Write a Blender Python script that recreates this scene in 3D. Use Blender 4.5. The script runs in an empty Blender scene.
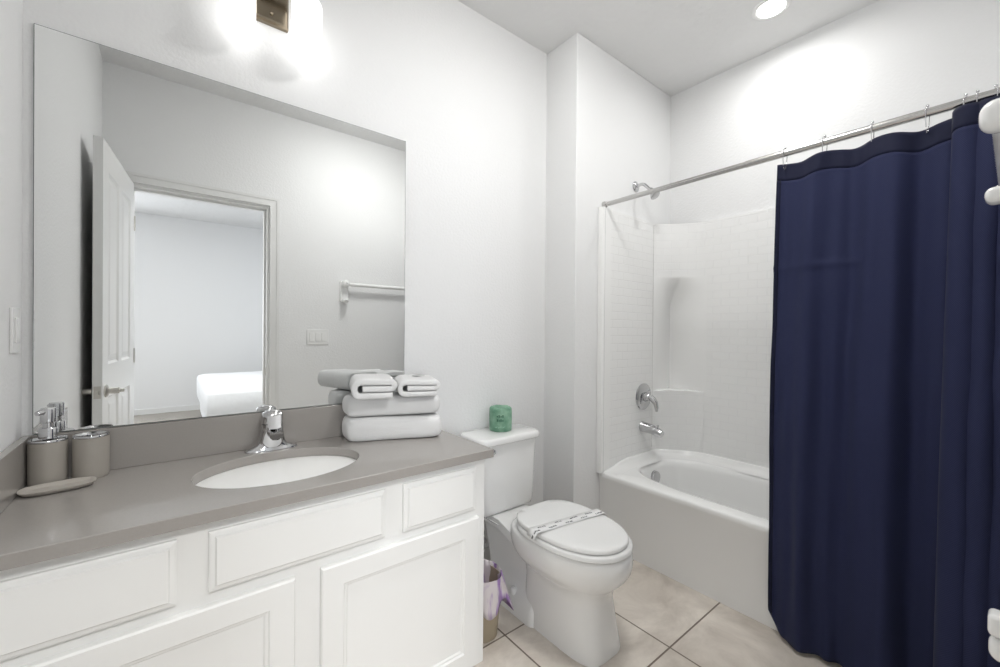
import bpy, bmesh, math, random
from mathutils import Vector, Matrix, noise
random.seed(4)
PI = math.pi
sc = bpy.context.scene
COL = sc.collection
# ------------------------------------------------------------------ camera
cam = bpy.data.cameras.new('camera'); co = bpy.data.objects.new('camera', cam); COL.objects.link(co)
yaw, pitch, roll = 0.6752, -0.0043, 0.008
f = Vector((math.sin(yaw)*math.cos(pitch), math.cos(yaw)*math.cos(pitch), math.sin(pitch)))
r = Vector((math.cos(yaw), -math.sin(yaw), 0)); u = r.cross(f)
cr, sr = math.cos(roll), math.sin(roll)
rr = cr*r + sr*u; uu = -sr*r + cr*u
m = Matrix((rr, uu, -f)).transposed().to_4x4(); m.translation = (0.3168, -1.7171, 1.2068)
co.matrix_world = m
cam.sensor_width = 36; cam.lens = 413.67/1000*36; cam.clip_start = 0.01
sc.camera = co
# ------------------------------------------------------------------ world, exposure
w = bpy.data.worlds.new('world'); sc.world = w; w.use_nodes = True
w.node_tree.nodes['Background'].inputs[0].default_value = (0.75, 0.85, 1, 1)
w.node_tree.nodes['Background'].inputs[1].default_value = 1.0
vs = sc.view_settings
vs.view_transform = 'Standard'; vs.look = 'None'; vs.gamma = 1; vs.use_curve_mapping = False
vs.exposure = 0.62
L_RECESS, L_SPOT, L_SHADE, L_SIDE_FILL, L_FAR_FILL, L_BATH_FILL, L_BED_FILL = 6, 2.5, 1.05, 14, 46, 31, 36
# ------------------------------------------------------------------ materials
def nd(nt, t, **k):
    n = nt.nodes.new(t)
    for a, b in k.items(): setattr(n, a, b)
    return n
def mat(name, col, rough=.5, metal=0, bump=None, var=0, varscale=5, coat=0, spec=.5, emit=None, es=0, sub=0, trans=0):
    m = bpy.data.materials.new(name); m.use_nodes = True; nt = m.node_tree
    b = nt.nodes['Principled BSDF']
    b.inputs['Base Color'].default_value = (*col, 1); b.inputs['Roughness'].default_value = rough
    b.inputs['Metallic'].default_value = metal; b.inputs['Coat Weight'].default_value = coat
    b.inputs['Specular IOR Level'].default_value = spec
    b.inputs['Transmission Weight'].default_value = trans
    if sub: b.inputs['Subsurface Weight'].default_value = sub; b.inputs['Subsurface Scale'].default_value = .02
    if emit: b.inputs['Emission Color'].default_value = (*emit, 1); b.inputs['Emission Strength'].default_value = es
    tc = nd(nt, 'ShaderNodeTexCoord')
    if var:
        n = nd(nt, 'ShaderNodeTexNoise'); n.inputs['Scale'].default_value = varscale; n.inputs['Detail'].default_value = 5
        nt.links.new(tc.outputs['Object'], n.inputs['Vector'])
        mx = nd(nt, 'ShaderNodeMix', data_type='RGBA')
        mx.inputs[6].default_value = (*[c*(1-var) for c in col], 1); mx.inputs[7].default_value = (*[min(1, c*(1+var)) for c in col], 1)
        nt.links.new(n.outputs['Fac'], mx.inputs[0]); nt.links.new(mx.outputs[2], b.inputs['Base Color'])
    if bump:
        s, st, dist = bump
        n = nd(nt, 'ShaderNodeTexNoise'); n.inputs['Scale'].default_value = s; n.inputs['Detail'].default_value = 3
        nt.links.new(tc.outputs['Object'], n.inputs['Vector'])
        bp = nd(nt, 'ShaderNodeBump'); bp.inputs['Strength'].default_value = st; bp.inputs['Distance'].default_value = dist
        nt.links.new(n.outputs['Fac'], bp.inputs['Height']); nt.links.new(bp.outputs['Normal'], b.inputs['Normal'])
    return m
WALL = mat('painted_wall', (.85,.852,.852), .6, bump=(85, .35, .004), spec=.3)
CEIL = mat('painted_ceiling', (.84,.84,.838), .8, bump=(14, .5, .012), spec=.2)
BEDW = mat('bedroom_wall_paint', (.82,.82,.82), .8, bump=(85,.2,.003))
TRIM = mat('trim_paint', (.80,.80,.79), .35)
CAB = mat('cabinet_paint', (.86,.86,.845), .38, bump=(30,.05,.002))
DOORP = mat('door_paint', (.82,.82,.81), .35)
CERAM = mat('vitreous_china', (.90,.90,.89), .08, coat=.5)
PLAST = mat('white_plastic', (.89,.89,.88), .25)
TUB = mat('acrylic_tub', (.92,.92,.91), .14, coat=.3)
CHROME = mat('chrome', (.60,.60,.61), .07, 1)
STEEL = mat('brushed_rod_steel', (.55,.54,.53), .22, 1)
NICKEL = mat('brushed_nickel', (.62,.60,.56), .3, 1)
BRONZE = mat('fixture_nickel', (.26,.22,.165), .25, 1)
MIRROR = mat('mirror_silver', (.86,.87,.865), .0, 1)
EDGE = mat('mirror_edge', (.10,.12,.11), .3)
TOWEL = mat('terry_cotton', (.93,.93,.925), .95, bump=(420, .9, .006), spec=.1)
BIN = mat('tan_plastic', (.38,.32,.23), .5)
TAUPE = mat('taupe_stoneware', (.35,.325,.29), .45, var=.04, varscale=20)
BEDL = mat('bed_linen', (.85,.86,.87), .9, bump=(6,.3,.02))
CARPET = mat('bedroom_carpet', (.45,.42,.38), .95, bump=(300,.8,.01))
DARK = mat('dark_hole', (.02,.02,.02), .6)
RUB = mat('caulk', (.55,.54,.52), .6)
WHITEE = mat('lamp_glow', (.9,.9,.9), .4, emit=(1,.995,.98), es=L_SHADE)
RECE = mat('recessed_lamp_glow', (.9,.9,.9), .4, emit=(1,.995,.98), es=L_RECESS)
LABEL = mat('grey_print', (.45,.45,.44), .9)

def quartz():
    m = mat('taupe_quartz', (.335,.315,.295), .16, var=.05, varscale=220, coat=.2); return m
QUARTZ = quartz()
def tile_floor():
    m = mat('floor_tile', (.5,.45,.4), .33); nt = m.node_tree; b = nt.nodes['Principled BSDF']
    g = nd(nt,'ShaderNodeNewGeometry')
    mp = nd(nt,'ShaderNodeVectorMath', operation='SUBTRACT'); mp.inputs[1].default_value = (1.365+.0, -.895, 0)
    nt.links.new(g.outputs['Position'], mp.inputs[0])
    br = nd(nt,'ShaderNodeTexBrick'); br.offset = 0; br.squash = 1
    br.inputs['Scale'].default_value = 1; br.inputs['Brick Width'].default_value = .4575; br.inputs['Row Height'].default_value = .44
    br.inputs['Mortar Size'].default_value = .0035; br.inputs['Mortar Smooth'].default_value = .1; br.inputs['Bias'].default_value = 0
    nt.links.new(mp.outputs[0], br.inputs['Vector'])
    n1 = nd(nt,'ShaderNodeTexNoise'); n1.inputs['Scale'].default_value = 4; n1.inputs['Detail'].default_value = 8; n1.inputs['Roughness'].default_value=.65; n1.inputs['Distortion'].default_value = .6
    nt.links.new(g.outputs['Position'], n1.inputs['Vector'])
    rp = nd(nt,'ShaderNodeValToRGB'); e = rp.color_ramp.elements
    e[0].position=.34; e[0].color=(.58,.52,.455,1); e[1].position=.66; e[1].color=(.84,.775,.70,1)
    nt.links.new(n1.outputs['Fac'], rp.inputs[0])
    nt.links.new(rp.outputs[0], br.inputs['Color1']); nt.links.new(rp.outputs[0], br.inputs['Color2'])
    br.inputs['Mortar'].default_value = (.20,.16,.125,1)
    nt.links.new(br.outputs['Color'], b.inputs['Base Color'])
    bp = nd(nt,'ShaderNodeBump'); bp.invert = True; bp.inputs['Strength'].default_value=.6; bp.inputs['Distance'].default_value=.002
    nt.links.new(br.outputs['Fac'], bp.inputs['Height']); nt.links.new(bp.outputs[0], b.inputs['Normal'])
    return m
FLOOR = tile_floor()
def surround_tile():
    m = mat('molded_tile_surround', (.84,.84,.83), .16, coat=.3); nt = m.node_tree; b = nt.nodes['Principled BSDF']
    tc = nd(nt,'ShaderNodeTexCoord')
    br = nd(nt,'ShaderNodeTexBrick'); br.offset=.5
    br.inputs['Scale'].default_value=1; br.inputs['Brick Width'].default_value=.10; br.inputs['Row Height'].default_value=.0475
    br.inputs['Mortar Size'].default_value=.0018; br.inputs['Mortar Smooth'].default_value=.5
    nt.links.new(tc.outputs['UV'], br.inputs['Vector'])
    br.inputs['Color1'].default_value=(.91,.91,.90,1); br.inputs['Color2'].default_value=(.91,.91,.90,1); br.inputs['Mortar'].default_value=(.88,.88,.875,1)
    nt.links.new(br.outputs['Color'], b.inputs['Base Color'])
    bp = nd(nt,'ShaderNodeBump'); bp.invert=True; bp.inputs['Strength'].default_value=.5; bp.inputs['Distance'].default_value=.0025
    nt.links.new(br.outputs['Fac'], bp.inputs['Height']); nt.links.new(bp.outputs[0], b.inputs['Normal'])
    return m
SURT = surround_tile()
def curtain_mat(name, col, tr, k):
    m = bpy.data.materials.new(name); m.use_nodes=True; nt=m.node_tree; b=nt.nodes['Principled BSDF']
    b.inputs['Roughness'].default_value=.75; b.inputs['Specular IOR Level'].default_value=.3
    b.inputs['Sheen Weight'].default_value=.15; b.inputs['Sheen Roughness'].default_value=.4
    tc = nd(nt,'ShaderNodeTexCoord')
    wv = nd(nt,'ShaderNodeTexChecker'); wv.inputs['Scale'].default_value=300
    wv.inputs['Color1'].default_value=(*col,1); wv.inputs['Color2'].default_value=(*[c*k for c in col],1)
    nt.links.new(tc.outputs['UV'], wv.inputs['Vector'])
    nt.links.new(wv.outputs['Color'], b.inputs['Base Color'])
    tl = nd(nt,'ShaderNodeBsdfTranslucent'); tl.inputs[0].default_value=(*[c*1.1 for c in col],1)
    mx = nd(nt,'ShaderNodeMixShader'); mx.inputs[0].default_value=tr
    nt.links.new(b.outputs[0], mx.inputs[1]); nt.links.new(tl.outputs[0], mx.inputs[2])
    nt.links.new(mx.outputs[0], nt.nodes['Material Output'].inputs[0])
    return m
NAVY = curtain_mat('navy_cloth', (.036,.043,.105), .5, 1.6)
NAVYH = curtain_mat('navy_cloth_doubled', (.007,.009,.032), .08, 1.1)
NAVYF = curtain_mat('navy_cloth_flap', (.026,.034,.095), .3, 1.2)
def liner_mat():
    m = mat('bin_liner', (.7,.66,.7), .5); nt=m.node_tree; b=nt.nodes['Principled BSDF']
    tc=nd(nt,'ShaderNodeTexCoord'); n=nd(nt,'ShaderNodeTexNoise'); n.inputs['Scale'].default_value=14; n.inputs['Detail'].default_value=3; n.inputs['Distortion'].default_value=1.2
    mp=nd(nt,'ShaderNodeMapping'); mp.inputs['Scale'].default_value=(1.6,1.6,.3)
    nt.links.new(tc.outputs['Object'],mp.inputs[0]); nt.links.new(mp.outputs[0],n.inputs['Vector'])
    rp=nd(nt,'ShaderNodeValToRGB'); e=rp.color_ramp.elements; e[0].position=.44; e[0].color=(.66,.61,.62,1); e[1].position=.58; e[1].color=(.33,.20,.46,1)
    nt.links.new(n.outputs['Fac'],rp.inputs[0]); nt.links.new(rp.outputs[0],b.inputs['Base Color'])
    b.inputs['Transmission Weight'].default_value=.0
    return m
LINER = liner_mat()
def wrap_mat():
    m = mat('green_wrap_paper', (.1,.3,.18), .5); nt=m.node_tree; b=nt.nodes['Principled BSDF']
    tc=nd(nt,'ShaderNodeTexCoord'); n=nd(nt,'ShaderNodeTexNoise'); n.inputs['Scale'].default_value=22; n.inputs['Detail'].default_value=3
    nt.links.new(tc.outputs['Object'],n.inputs['Vector'])
    rp=nd(nt,'ShaderNodeValToRGB'); e=rp.color_ramp.elements; e[0].position=.35; e[0].color=(.13,.30,.20,1); e[1].position=.7; e[1].color=(.30,.50,.36,1)
    nt.links.new(n.outputs['Fac'],rp.inputs[0]); nt.links.new(rp.outputs[0],b.inputs['Base Color'])
    bp=nd(nt,'ShaderNodeBump'); bp.inputs['Strength'].default_value=.5; bp.inputs['Distance'].default_value=.004
    nt.links.new(n.outputs['Fac'],bp.inputs['Height']); nt.links.new(bp.outputs[0],b.inputs['Normal'])
    return m
WRAP = wrap_mat()
WRAPD = mat('dark_green_print', (.03,.12,.07), .6)
WRAPL = mat('pale_green_print', (.36,.6,.45), .6)
def band_mat():
    m = mat('printed_paper_band', (.84,.84,.83), .6); nt=m.node_tree; b=nt.nodes['Principled BSDF']
    tc=nd(nt,'ShaderNodeTexCoord')
    sp=nd(nt,'ShaderNodeSeparateXYZ'); nt.links.new(tc.outputs['UV'],sp.inputs[0])
    def M(op,a,b_=None):
        n=nd(nt,'ShaderNodeMath',operation=op)
        for k,v in enumerate((a,b_)):
            if v is None: continue
            if isinstance(v,(int,float)): n.inputs[k].default_value=v
            else: nt.links.new(v,n.inputs[k])
        return n.outputs[0]
    row=M('GREATER_THAN',sp.outputs[1],.0225)
    uu_=M('FLOORED_MODULO',M('ADD',M('MULTIPLY',sp.outputs[0],1/.082),M('MULTIPLY',row,.5)),1)
    dash=M('LESS_THAN',uu_,.46)
    vv_=M('ABSOLUTE',M('SUBTRACT',M('ABSOLUTE',M('SUBTRACT',sp.outputs[1],.0225)),.009))
    line=M('LESS_THAN',vv_,.0038)
    wv=nd(nt,'ShaderNodeTexVoronoi'); wv.inputs['Scale'].default_value=260; nt.links.new(tc.outputs['UV'],wv.inputs['Vector'])
    th=M('LESS_THAN',wv.outputs['Distance'],.62)
    mo=M('MULTIPLY',M('MULTIPLY',dash,line),th)
    mx=nd(nt,'ShaderNodeMix',data_type='RGBA'); mx.inputs[6].default_value=(.88,.88,.875,1); mx.inputs[7].default_value=(.12,.12,.13,1)
    nt.links.new(mo,mx.inputs[0]); nt.links.new(mx.outputs[2],b.inputs['Base Color'])
    return m
BAND = band_mat()
# ------------------------------------------------------------------ mesh helpers
def link(name, bm, material, parent=None, loc=(0,0,0), smooth=None, bevel=0, subsurf=0, world=True):
    """vertices given in world space; a parent's or the own location is subtracted"""
    me = bpy.data.meshes.new(name)
    off = Vector(parent['_o']) if (parent is not None) else Vector(loc)
    if world: bmesh.ops.translate(bm, verts=bm.verts, vec=-off)
    bmesh.ops.recalc_face_normals(bm, faces=bm.faces)
    bm.to_mesh(me); bm.free()
    mats = material if isinstance(material, (list,tuple)) else [material]
    for x in mats: me.materials.append(x)
    o = bpy.data.objects.new(name, me); COL.objects.link(o)
    if parent is not None: o.parent = parent; o['_o'] = list(off)
    else: o.location = loc; o['_o'] = list(loc)
    if smooth is not None:
        for p in me.polygons: p.use_smooth = True
        if smooth < 180: me.set_sharp_from_angle(angle=math.radians(smooth))
    if bevel:
        b = o.modifiers.new('bevel','BEVEL'); b.width = bevel; b.segments = 3; b.limit_method='ANGLE'; b.angle_limit=math.radians(40)
        for p in me.polygons: p.use_smooth = True
        me.set_sharp_from_angle(angle=math.radians(35))
    if subsurf:
        s = o.modifiers.new('subsurf','SUBSURF'); s.levels=subsurf; s.render_levels=subsurf
    return o
def tag(o, label, cat, group=None):
    o['label']=label; o['category']=cat
    if group: o['group']=group
    return o
def struct(o): o['kind']='structure'; return o
def thing(name, label, cat, loc, group=None):
    o = bpy.data.objects.new(name, None); COL.objects.link(o); o.location = loc; o.empty_display_size=.05
    o['_o'] = list(loc); return tag(o, label, cat, group)
def nb(): return bmesh.new()
def box(bm, x0,x1,y0,y1,z0,z1):
    vs=[bm.verts.new(p) for p in((x0,y0,z0),(x1,y0,z0),(x1,y1,z0),(x0,y1,z0),(x0,y0,z1),(x1,y0,z1),(x1,y1,z1),(x0,y1,z1))]
    for q in((3,2,1,0),(4,5,6,7),(0,1,5,4),(1,2,6,5),(2,3,7,6),(3,0,4,7)): bm.faces.new([vs[i] for i in q])
    return bm
def loft(bm, loops, cap0=True, cap1=True, closed=True, mi=0):
    rows=[[bm.verts.new(p) for p in l] for l in loops]; n=len(rows[0])
    for a,b in zip(rows,rows[1:]):
        for i in range(n if closed else n-1):
            j=(i+1)%n; fc=bm.faces.new((a[i],a[j],b[j],b[i])); fc.material_index=mi
    if cap0: bm.faces.new(rows[0][::-1])
    if cap1: bm.faces.new(rows[-1])
    return rows
def ell(cx,cy,z,a,b,n=40,e=2.0,rot=0):
    out=[]
    for i in range(n):
        t=2*PI*i/n; c,s=math.cos(t),math.sin(t)
        x=a*abs(c)**(2/e)*(1 if c>=0 else -1); y=b*abs(s)**(2/e)*(1 if s>=0 else -1)
        out.append((cx+x*math.cos(rot)-y*math.sin(rot), cy+x*math.sin(rot)+y*math.cos(rot), z))
    return out
def lathe(bm, c, prof, n=40, axis='z', cap0=True, cap1=True):
    loops=[]
    for rr_,h in prof:
        l=[]
        for i in range(n):
            t=2*PI*i/n; a,b=rr_*math.cos(t),rr_*math.sin(t)
            l.append({'z':(c[0]+a,c[1]+b,c[2]+h),'y':(c[0]+a,c[1]+h,c[2]+b),'x':(c[0]+h,c[1]+a,c[2]+b)}[axis])
        loops.append(l)
    loft(bm,loops,cap0,cap1); return bm
def tube(bm, pts, rad, n=14, caps=True, flat=1.0, closed=False):
    pts=[Vector(p) for p in pts]; loops=[]; N=len(pts)
    up=Vector((0,0,1))
    t0=(pts[1]-pts[0]).normalized()
    nrm = t0.cross(up) if abs(t0.z)<.9 else t0.cross(Vector((0,1,0)))
    nrm.normalize()
    for i,p in enumerate(pts):
        if closed: t=(pts[(i+1)%N]-pts[i-1]).normalized()
        else: t=(pts[min(i+1,N-1)]-pts[max(i-1,0)]).normalized()
        nrm=(nrm-t*nrm.dot(t)).normalized(); b=t.cross(nrm)
        rd = rad[i] if isinstance(rad,(list,tuple)) else rad
        loops.append([tuple(p+nrm*rd*math.cos(2*PI*k/n)+b*rd*flat*math.sin(2*PI*k/n)) for k in range(n)])
    if closed:
        loops.append(loops[0]); loft(bm,loops,False,False)
    else: loft(bm,loops,caps,caps)
    return bm
def arc(c, rad, a0, a1, n, plane='xz'):
    out=[]
    for i in range(n+1):
        a=a0+(a1-a0)*i/n; p,q=rad*math.cos(a),rad*math.sin(a)
        out.append({'xz':(c[0]+p,c[1],c[2]+q),'yz':(c[0],c[1]+p,c[2]+q),'xy':(c[0]+p,c[1]+q,c[2])}[plane])
    return out
def ring(bm, outer, inner):
    """two loops of equal count bridged"""
    a=[bm.verts.new(p) for p in outer]; b=[bm.verts.new(p) for p in inner]; n=len(a)
    for i in range(n): bm.faces.new((a[i],a[(i+1)%n],b[(i+1)%n],b[i]))
    return a,b
def rrect(x0,x1,y0,y1,z,rad,n=6):
    out=[]
    for cx,cy,a in((x1-rad,y1-rad,0),(x0+rad,y1-rad,PI/2),(x0+rad,y0+rad,PI),(x1-rad,y0+rad,1.5*PI)):
        for i in range(n+1):
            t=a+PI/2*i/n; out.append((cx+rad*math.cos(t),cy+rad*math.sin(t),z))
    return out
# ------------------------------------------------------------------ the room
H=2.82; X1=2.024; J=.23; X2=2.985; YF=-1.75; WT=.12
DX0,DX1,DZ=.13,.890,2.112
struct(link('floor', box(nb(),-2.6,3.9,-6.1,.12,-.1,0), FLOOR))
struct(link('ceiling', box(nb(),-2.6,3.9,-6.1,.12,H,H+.1), CEIL))
struct(link('wall_back', box(nb(),-.12,X1,0,.12,0,H), WALL))
struct(link('wall_shower', box(nb(),X1,X2+.12,-J,.12,0,H), WALL, bevel=.004))
struct(link('wall_right', box(nb(),X2,X2+.12,YF-.0,-J,0,H), WALL))
struct(link('wall_left', box(nb(),-.12,0,YF,0,0,H), WALL))
b=nb(); box(b,-.12,DX0,YF-WT,YF,0,H); box(b,DX1,X2+.12,YF-WT,YF,0,H); box(b,DX0,DX1,YF-WT,YF,DZ,H)
struct(link('wall_front', b, WALL))
# door casing: stepped profile around the opening (both sides) and jamb lining
def casing():
    b=nb()
    for (ys,sg) in((YF,1),(YF-WT,-1)):
        for k,(o0,o1,t) in enumerate(((.006,.018,.017),(.018,.050,.011),(.050,.068,.015))):
            y0,y1=sorted((ys,ys+sg*t))
            box(b,DX1+o0,DX1+o1,y0,y1,0,DZ+o1); 
            if ys==YF:
                box(b,max(.001,DX0-o1),DX0-o0,y0,y1,0,DZ+o1) if DX0-o0>.001 else None
            else: box(b,DX0-o1,DX0-o0,y0,y1,0,DZ+o1)
            box(b,DX0-o0,DX1+o0,y0,y1,DZ+o0,DZ+o1)
    return b
struct(link('trim_1', casing(), TRIM))
b=nb(); box(b,DX1-.012,DX1+.0,YF-WT,YF,0,DZ); box(b,DX0,DX0+.012,YF-WT,YF,0,DZ); box(b,DX0+.012,DX1-.012,YF-WT,YF,DZ-.012,DZ)
box(b,DX1-.024,DX1-.012,YF-.085,YF-.045,0,DZ-.012); box(b,DX0+.012,DX1-.024,YF-.085,YF-.045,DZ-.024,DZ-.012)
jb=struct(link('trim_2', b, TRIM))
link('strike_plate', box(nb(),DX1-.0135,DX1-.012,YF-.04,YF-.008,.87,.93), NICKEL, jb)
# baseboards hidden low on the front and left walls
bb=box(nb(),.95,2.2,YF,YF+.012,0,.085); struct(link('baseboard_front', bb, TRIM, bevel=.003))
struct(link('baseboard_left', box(nb(),0,.012,YF+.02,-.56,0,.085), TRIM, bevel=.003))
struct(link('baseboard_back', box(nb(),1.224,X1,-.012,0,0,.085), TRIM, bevel=.003))
struct(link('baseboard_side', box(nb(),X1-.012,X1,-J,-.012,0,.085), TRIM, bevel=.003))
# bathroom door, standing open beside the left wall, hinged at the doorway
def door_panel():
    # local: hinge axis at origin, leaf along +x, thickness along y, outer face +y
    W,Hh,T=.757,2.090,.035
    b=nb()
    xs=[0,.11,.34,.417,.647,W]; zs=[0,.22,.86,1.02,1.96,Hh]
    for side in(0,T):
        s=1 if side else -1
        for i in range(5):
            for k in range(5):
                x0,x1,z0,z1=xs[i],xs[i+1],zs[k],zs[k+1]
                if i in(1,3) and k in(1,3):
                    L=[]
                    for ins,dep in((0,0),(.012,.009),(.022,.009),(.045,.002)):
                        L.append([(x0+ins,side-s*dep,z0+ins),(x1-ins,side-s*dep,z0+ins),(x1-ins,side-s*dep,z1-ins),(x0+ins,side-s*dep,z1-ins)])
                    loft(b,L,False,True)
                else:
                    b.faces.new([b.verts.new(p) for p in((x0,side,z0),(x1,side,z0),(x1,side,z1),(x0,side,z1))])
    for q in(((0,0,0),(0,T,0),(0,T,Hh),(0,0,Hh)),((W,0,0),(W,T,0),(W,T,Hh),(W,0,Hh)),((0,0,0),(W,0,0),(W,T,0),(0,T,0)),((0,0,Hh),(W,0,Hh),(W,T,Hh),(0,T,Hh))):
        b.faces.new([b.verts.new(p) for p in q])
    bmesh.ops.remove_doubles(b,verts=b.verts,dist=1e-5)
    return b
dp=door_panel()
door=link('door_1', dp, DOORP, None, (0,0,0)); struct(door)
door.location=(DX0+.012+.004,YF+.022,.012); door.rotation_euler=(0,0,PI/2+math.radians(5.4)); door['_o']=[0,0,0]
zk=.895
for s,nm in((1,'a'),(-1,'b')):
    b=nb(); y0=.035 if s>0 else 0
    lathe(b,(.697,y0,zk),[(.031,0),(.031,s*.004),(.026,s*.009),(.011,s*.012),(.010,s*.045),(.0,s*.0455)],28,'y')
    if s<0:
        lathe(b,(.697,y0,zk),[(.010,-.012),(.014,-.013),(.015,-.05),(.009,-.052),(.008,-.068),(.0,-.07)],24,'y')
    else:
        lathe(b,(.697,y0,zk),[(.010,.012),(.014,.013),(.015,.05),(.0,.052)],24,'y')
    kb=link('door_handle', b, NICKEL, door, smooth=40)
b=nb(); box(b,.757,.7582,.005,.030,zk-.029,zk+.029); box(b,.7582,.768,.011,.024,zk-.009,zk+.009)
link('latch_plate', b, NICKEL, door, bevel=.001)
for hz in(.2,1.03,1.85):
    b=nb(); lathe(b,(-.006,.0,hz),[(.007,-.045),(.007,.045)],12); link('hinge',b,NICKEL,door,smooth=40)

# bedroom beyond the doorway
b=nb(); W0,W1=-1.9,-.55
box(b,W1,3.9,-6.02,-5.9,0,H); box(b,-2.6,W0,-6.02,-5.9,0,H); box(b,W0,W1,-6.02,-5.9,0,.7); box(b,W0,W1,-6.02,-5.9,2.3,H)
BW=struct(link('wall_bedroom_far', b, BEDW))
b=nb()
for a0,a1 in((W0,W0+.04),(-1.245,-1.205),(W1-.04,W1)): box(b,a0,a1,-5.99,-5.94,.7,2.3)
for a0,a1 in((.7,.74),(1.48,1.52),(2.26,2.3)): box(b,W0+.04,W1-.04,-5.99,-5.94,a0,a1)
struct(link('added_window_2', b, TRIM))  # added frame, out of view, for fill light aimed at the doorway
struct(link('wall_bedroom_left', box(nb(),-2.6,-2.48,-5.9,YF-WT,0,H), BEDW))
struct(link('wall_bedroom_near', box(nb(),-2.6,-.12,YF-WT,YF,0,H), BEDW))
struct(link('wall_bedroom_near_side', box(nb(),X2+.12,3.9,YF-WT,YF,0,H), BEDW))
b=nb(); wx=3.78
box(b,wx,wx+.12,-5.9,-4.9,0,H); box(b,wx,wx+.12,-2.9,YF-WT,0,H); box(b,wx,wx+.12,-4.9,-2.9,0,.8); box(b,wx,wx+.12,-4.9,-2.9,2.2,H)
struct(link('wall_bedroom_right', b, BEDW))
b=nb(); 
for a0,a1 in((-4.9,-4.85),(-3.925,-3.875),(-2.95,-2.9)): box(b,wx+.03,wx+.08,a0,a1,.8,2.2)
for a0,a1 in((.8,.85),(1.475,1.525),(2.15,2.2)): box(b,wx+.03,wx+.08,-4.85,-2.95,a0,a1)
struct(link('added_window_1', b, TRIM))  # added frame on the unseen side wall, lets extra fill light in
struct(link('trim_3', box(nb(),-2.48,3.78,-5.9,-5.888,0,.085), TRIM))
cp=struct(link('floor_bedroom', box(nb(),-2.48,3.78,-5.888,YF-WT-.02,.0,.012), CARPET))
bed=thing('bed','bed with plain white bedding, seen in the mirror through the doorway','bed',(1.6,-4.1,.012))
b=nb(); loft(b,[rrect(.60,2.55,-5.0,-3.05,z,rd,5) for z,rd in((.36,.06),(.33,.03))][::-1] ,True,True); link('box_spring',box(nb(),.64,2.5,-4.96,-3.1,.12,.34),BEDL,bed,bevel=.02)
b.free()
b=nb(); loft(b,[rrect(.60+i,2.55-i,-5.0+i,-3.05-i,z,.09,6) for z,i in((.34,.01),(.36,0),(.58,0),(.61,.015),(.625,.05))]); link('comforter',b,BEDL,bed,smooth=60)
for lx in(.7,2.4):
    for ly in(-4.9,-3.2): link('leg',box(nb(),lx,lx+.05,ly,ly+.05,.012,.12),DARK,bed)
for i,(py) in enumerate((-3.55,-4.45)):
    pl=nb(); loft(pl,[ell(2.2,py,.625+.075+s*.075,a,a*1.5,32,3.2) for s,a in((-1,.10),(-.8,.2),(-.3,.24),(0,.25),(.3,.24),(.8,.2),(1,.10))])
    po=link('pillow',pl,BEDL,None,(2.2,py,.625),smooth=80); tag(po,['white pillow on the bed, nearer the bathroom','white pillow on the bed, farther from the bathroom'][i],'pillow','bed pillows')
# added fill light, sent in as daylight through the unseen side opening
al=bpy.data.lights.new('side_window_fill','AREA'); al.shape='RECTANGLE'; al.size=1.9; al.size_y=1.35; al.energy=L_SIDE_FILL; al.color=(.82,.9,1)
ao=bpy.data.objects.new('side_window_fill',al); COL.objects.link(ao); ao.location=(wx+.15,-3.9,1.5); ao.rotation_euler=(0,PI/2,0)

al=bpy.data.lights.new('far_window_fill','AREA'); al.shape='RECTANGLE'; al.size=1.32; al.size_y=1.55; al.energy=L_FAR_FILL; al.color=(.93,.96,1)  # added fill light behind the unseen far frame
ao=bpy.data.objects.new('far_window_fill',al); COL.objects.link(ao); ao.location=(-1.225,-6.05,1.5)
ao.rotation_euler=Vector((0,1,0)).to_track_quat('-Z','Y').to_euler()
bl=thing('added_fill_light','added unseen ceiling fill light in the bedroom outside the doorway','ceiling light',(.55,-2.9,H))  # added lamp, hidden by the door header, fills the low fronts
b=nb(); lathe(b,(.55,-2.9,H),[(.23,-.0005),(.23,-.02),(.222,-.026)],48,cap0=False,cap1=False); link('rim',b,PLAST,bl,smooth=50)
b=nb(); lathe(b,(.55,-2.9,H),[(.221,-.018),(.20,-.026),(0,-.030)],48,cap0=False); link('diffuser',b,mat('bedroom_fill_glow',(.9,.9,.9),.5,emit=(1,.995,.98),es=2),bl,smooth=60)
al=bpy.data.lights.new('bedroom_fill','AREA'); al.shape='DISK'; al.size=.42; al.energy=L_BED_FILL; al.color=(1,.995,.98)  # fill light of the added bedroom fixture
ao=bpy.data.objects.new('bedroom_fill',al); COL.objects.link(ao); ao.location=(.55,-2.9,H-.034)
# ------------------------------------------------------------------ mirror
mi=thing('wall_mirror','large frameless rectangular mirror above the grey vanity backsplash','mirror',(.58,0,.909))
MX0,MX1,MZ0,MZ1=.0215,1.1395,.910,2.0523
link('backing', box(nb(),MX0,MX1,-.0065,-.0015,MZ0,MZ1), EDGE, mi)
link('mirror_glass', box(nb(),MX0+.0015,MX1-.0015,-.0075,-.0066,MZ0+.0015,MZ1-.0015), MIRROR, mi)

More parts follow.
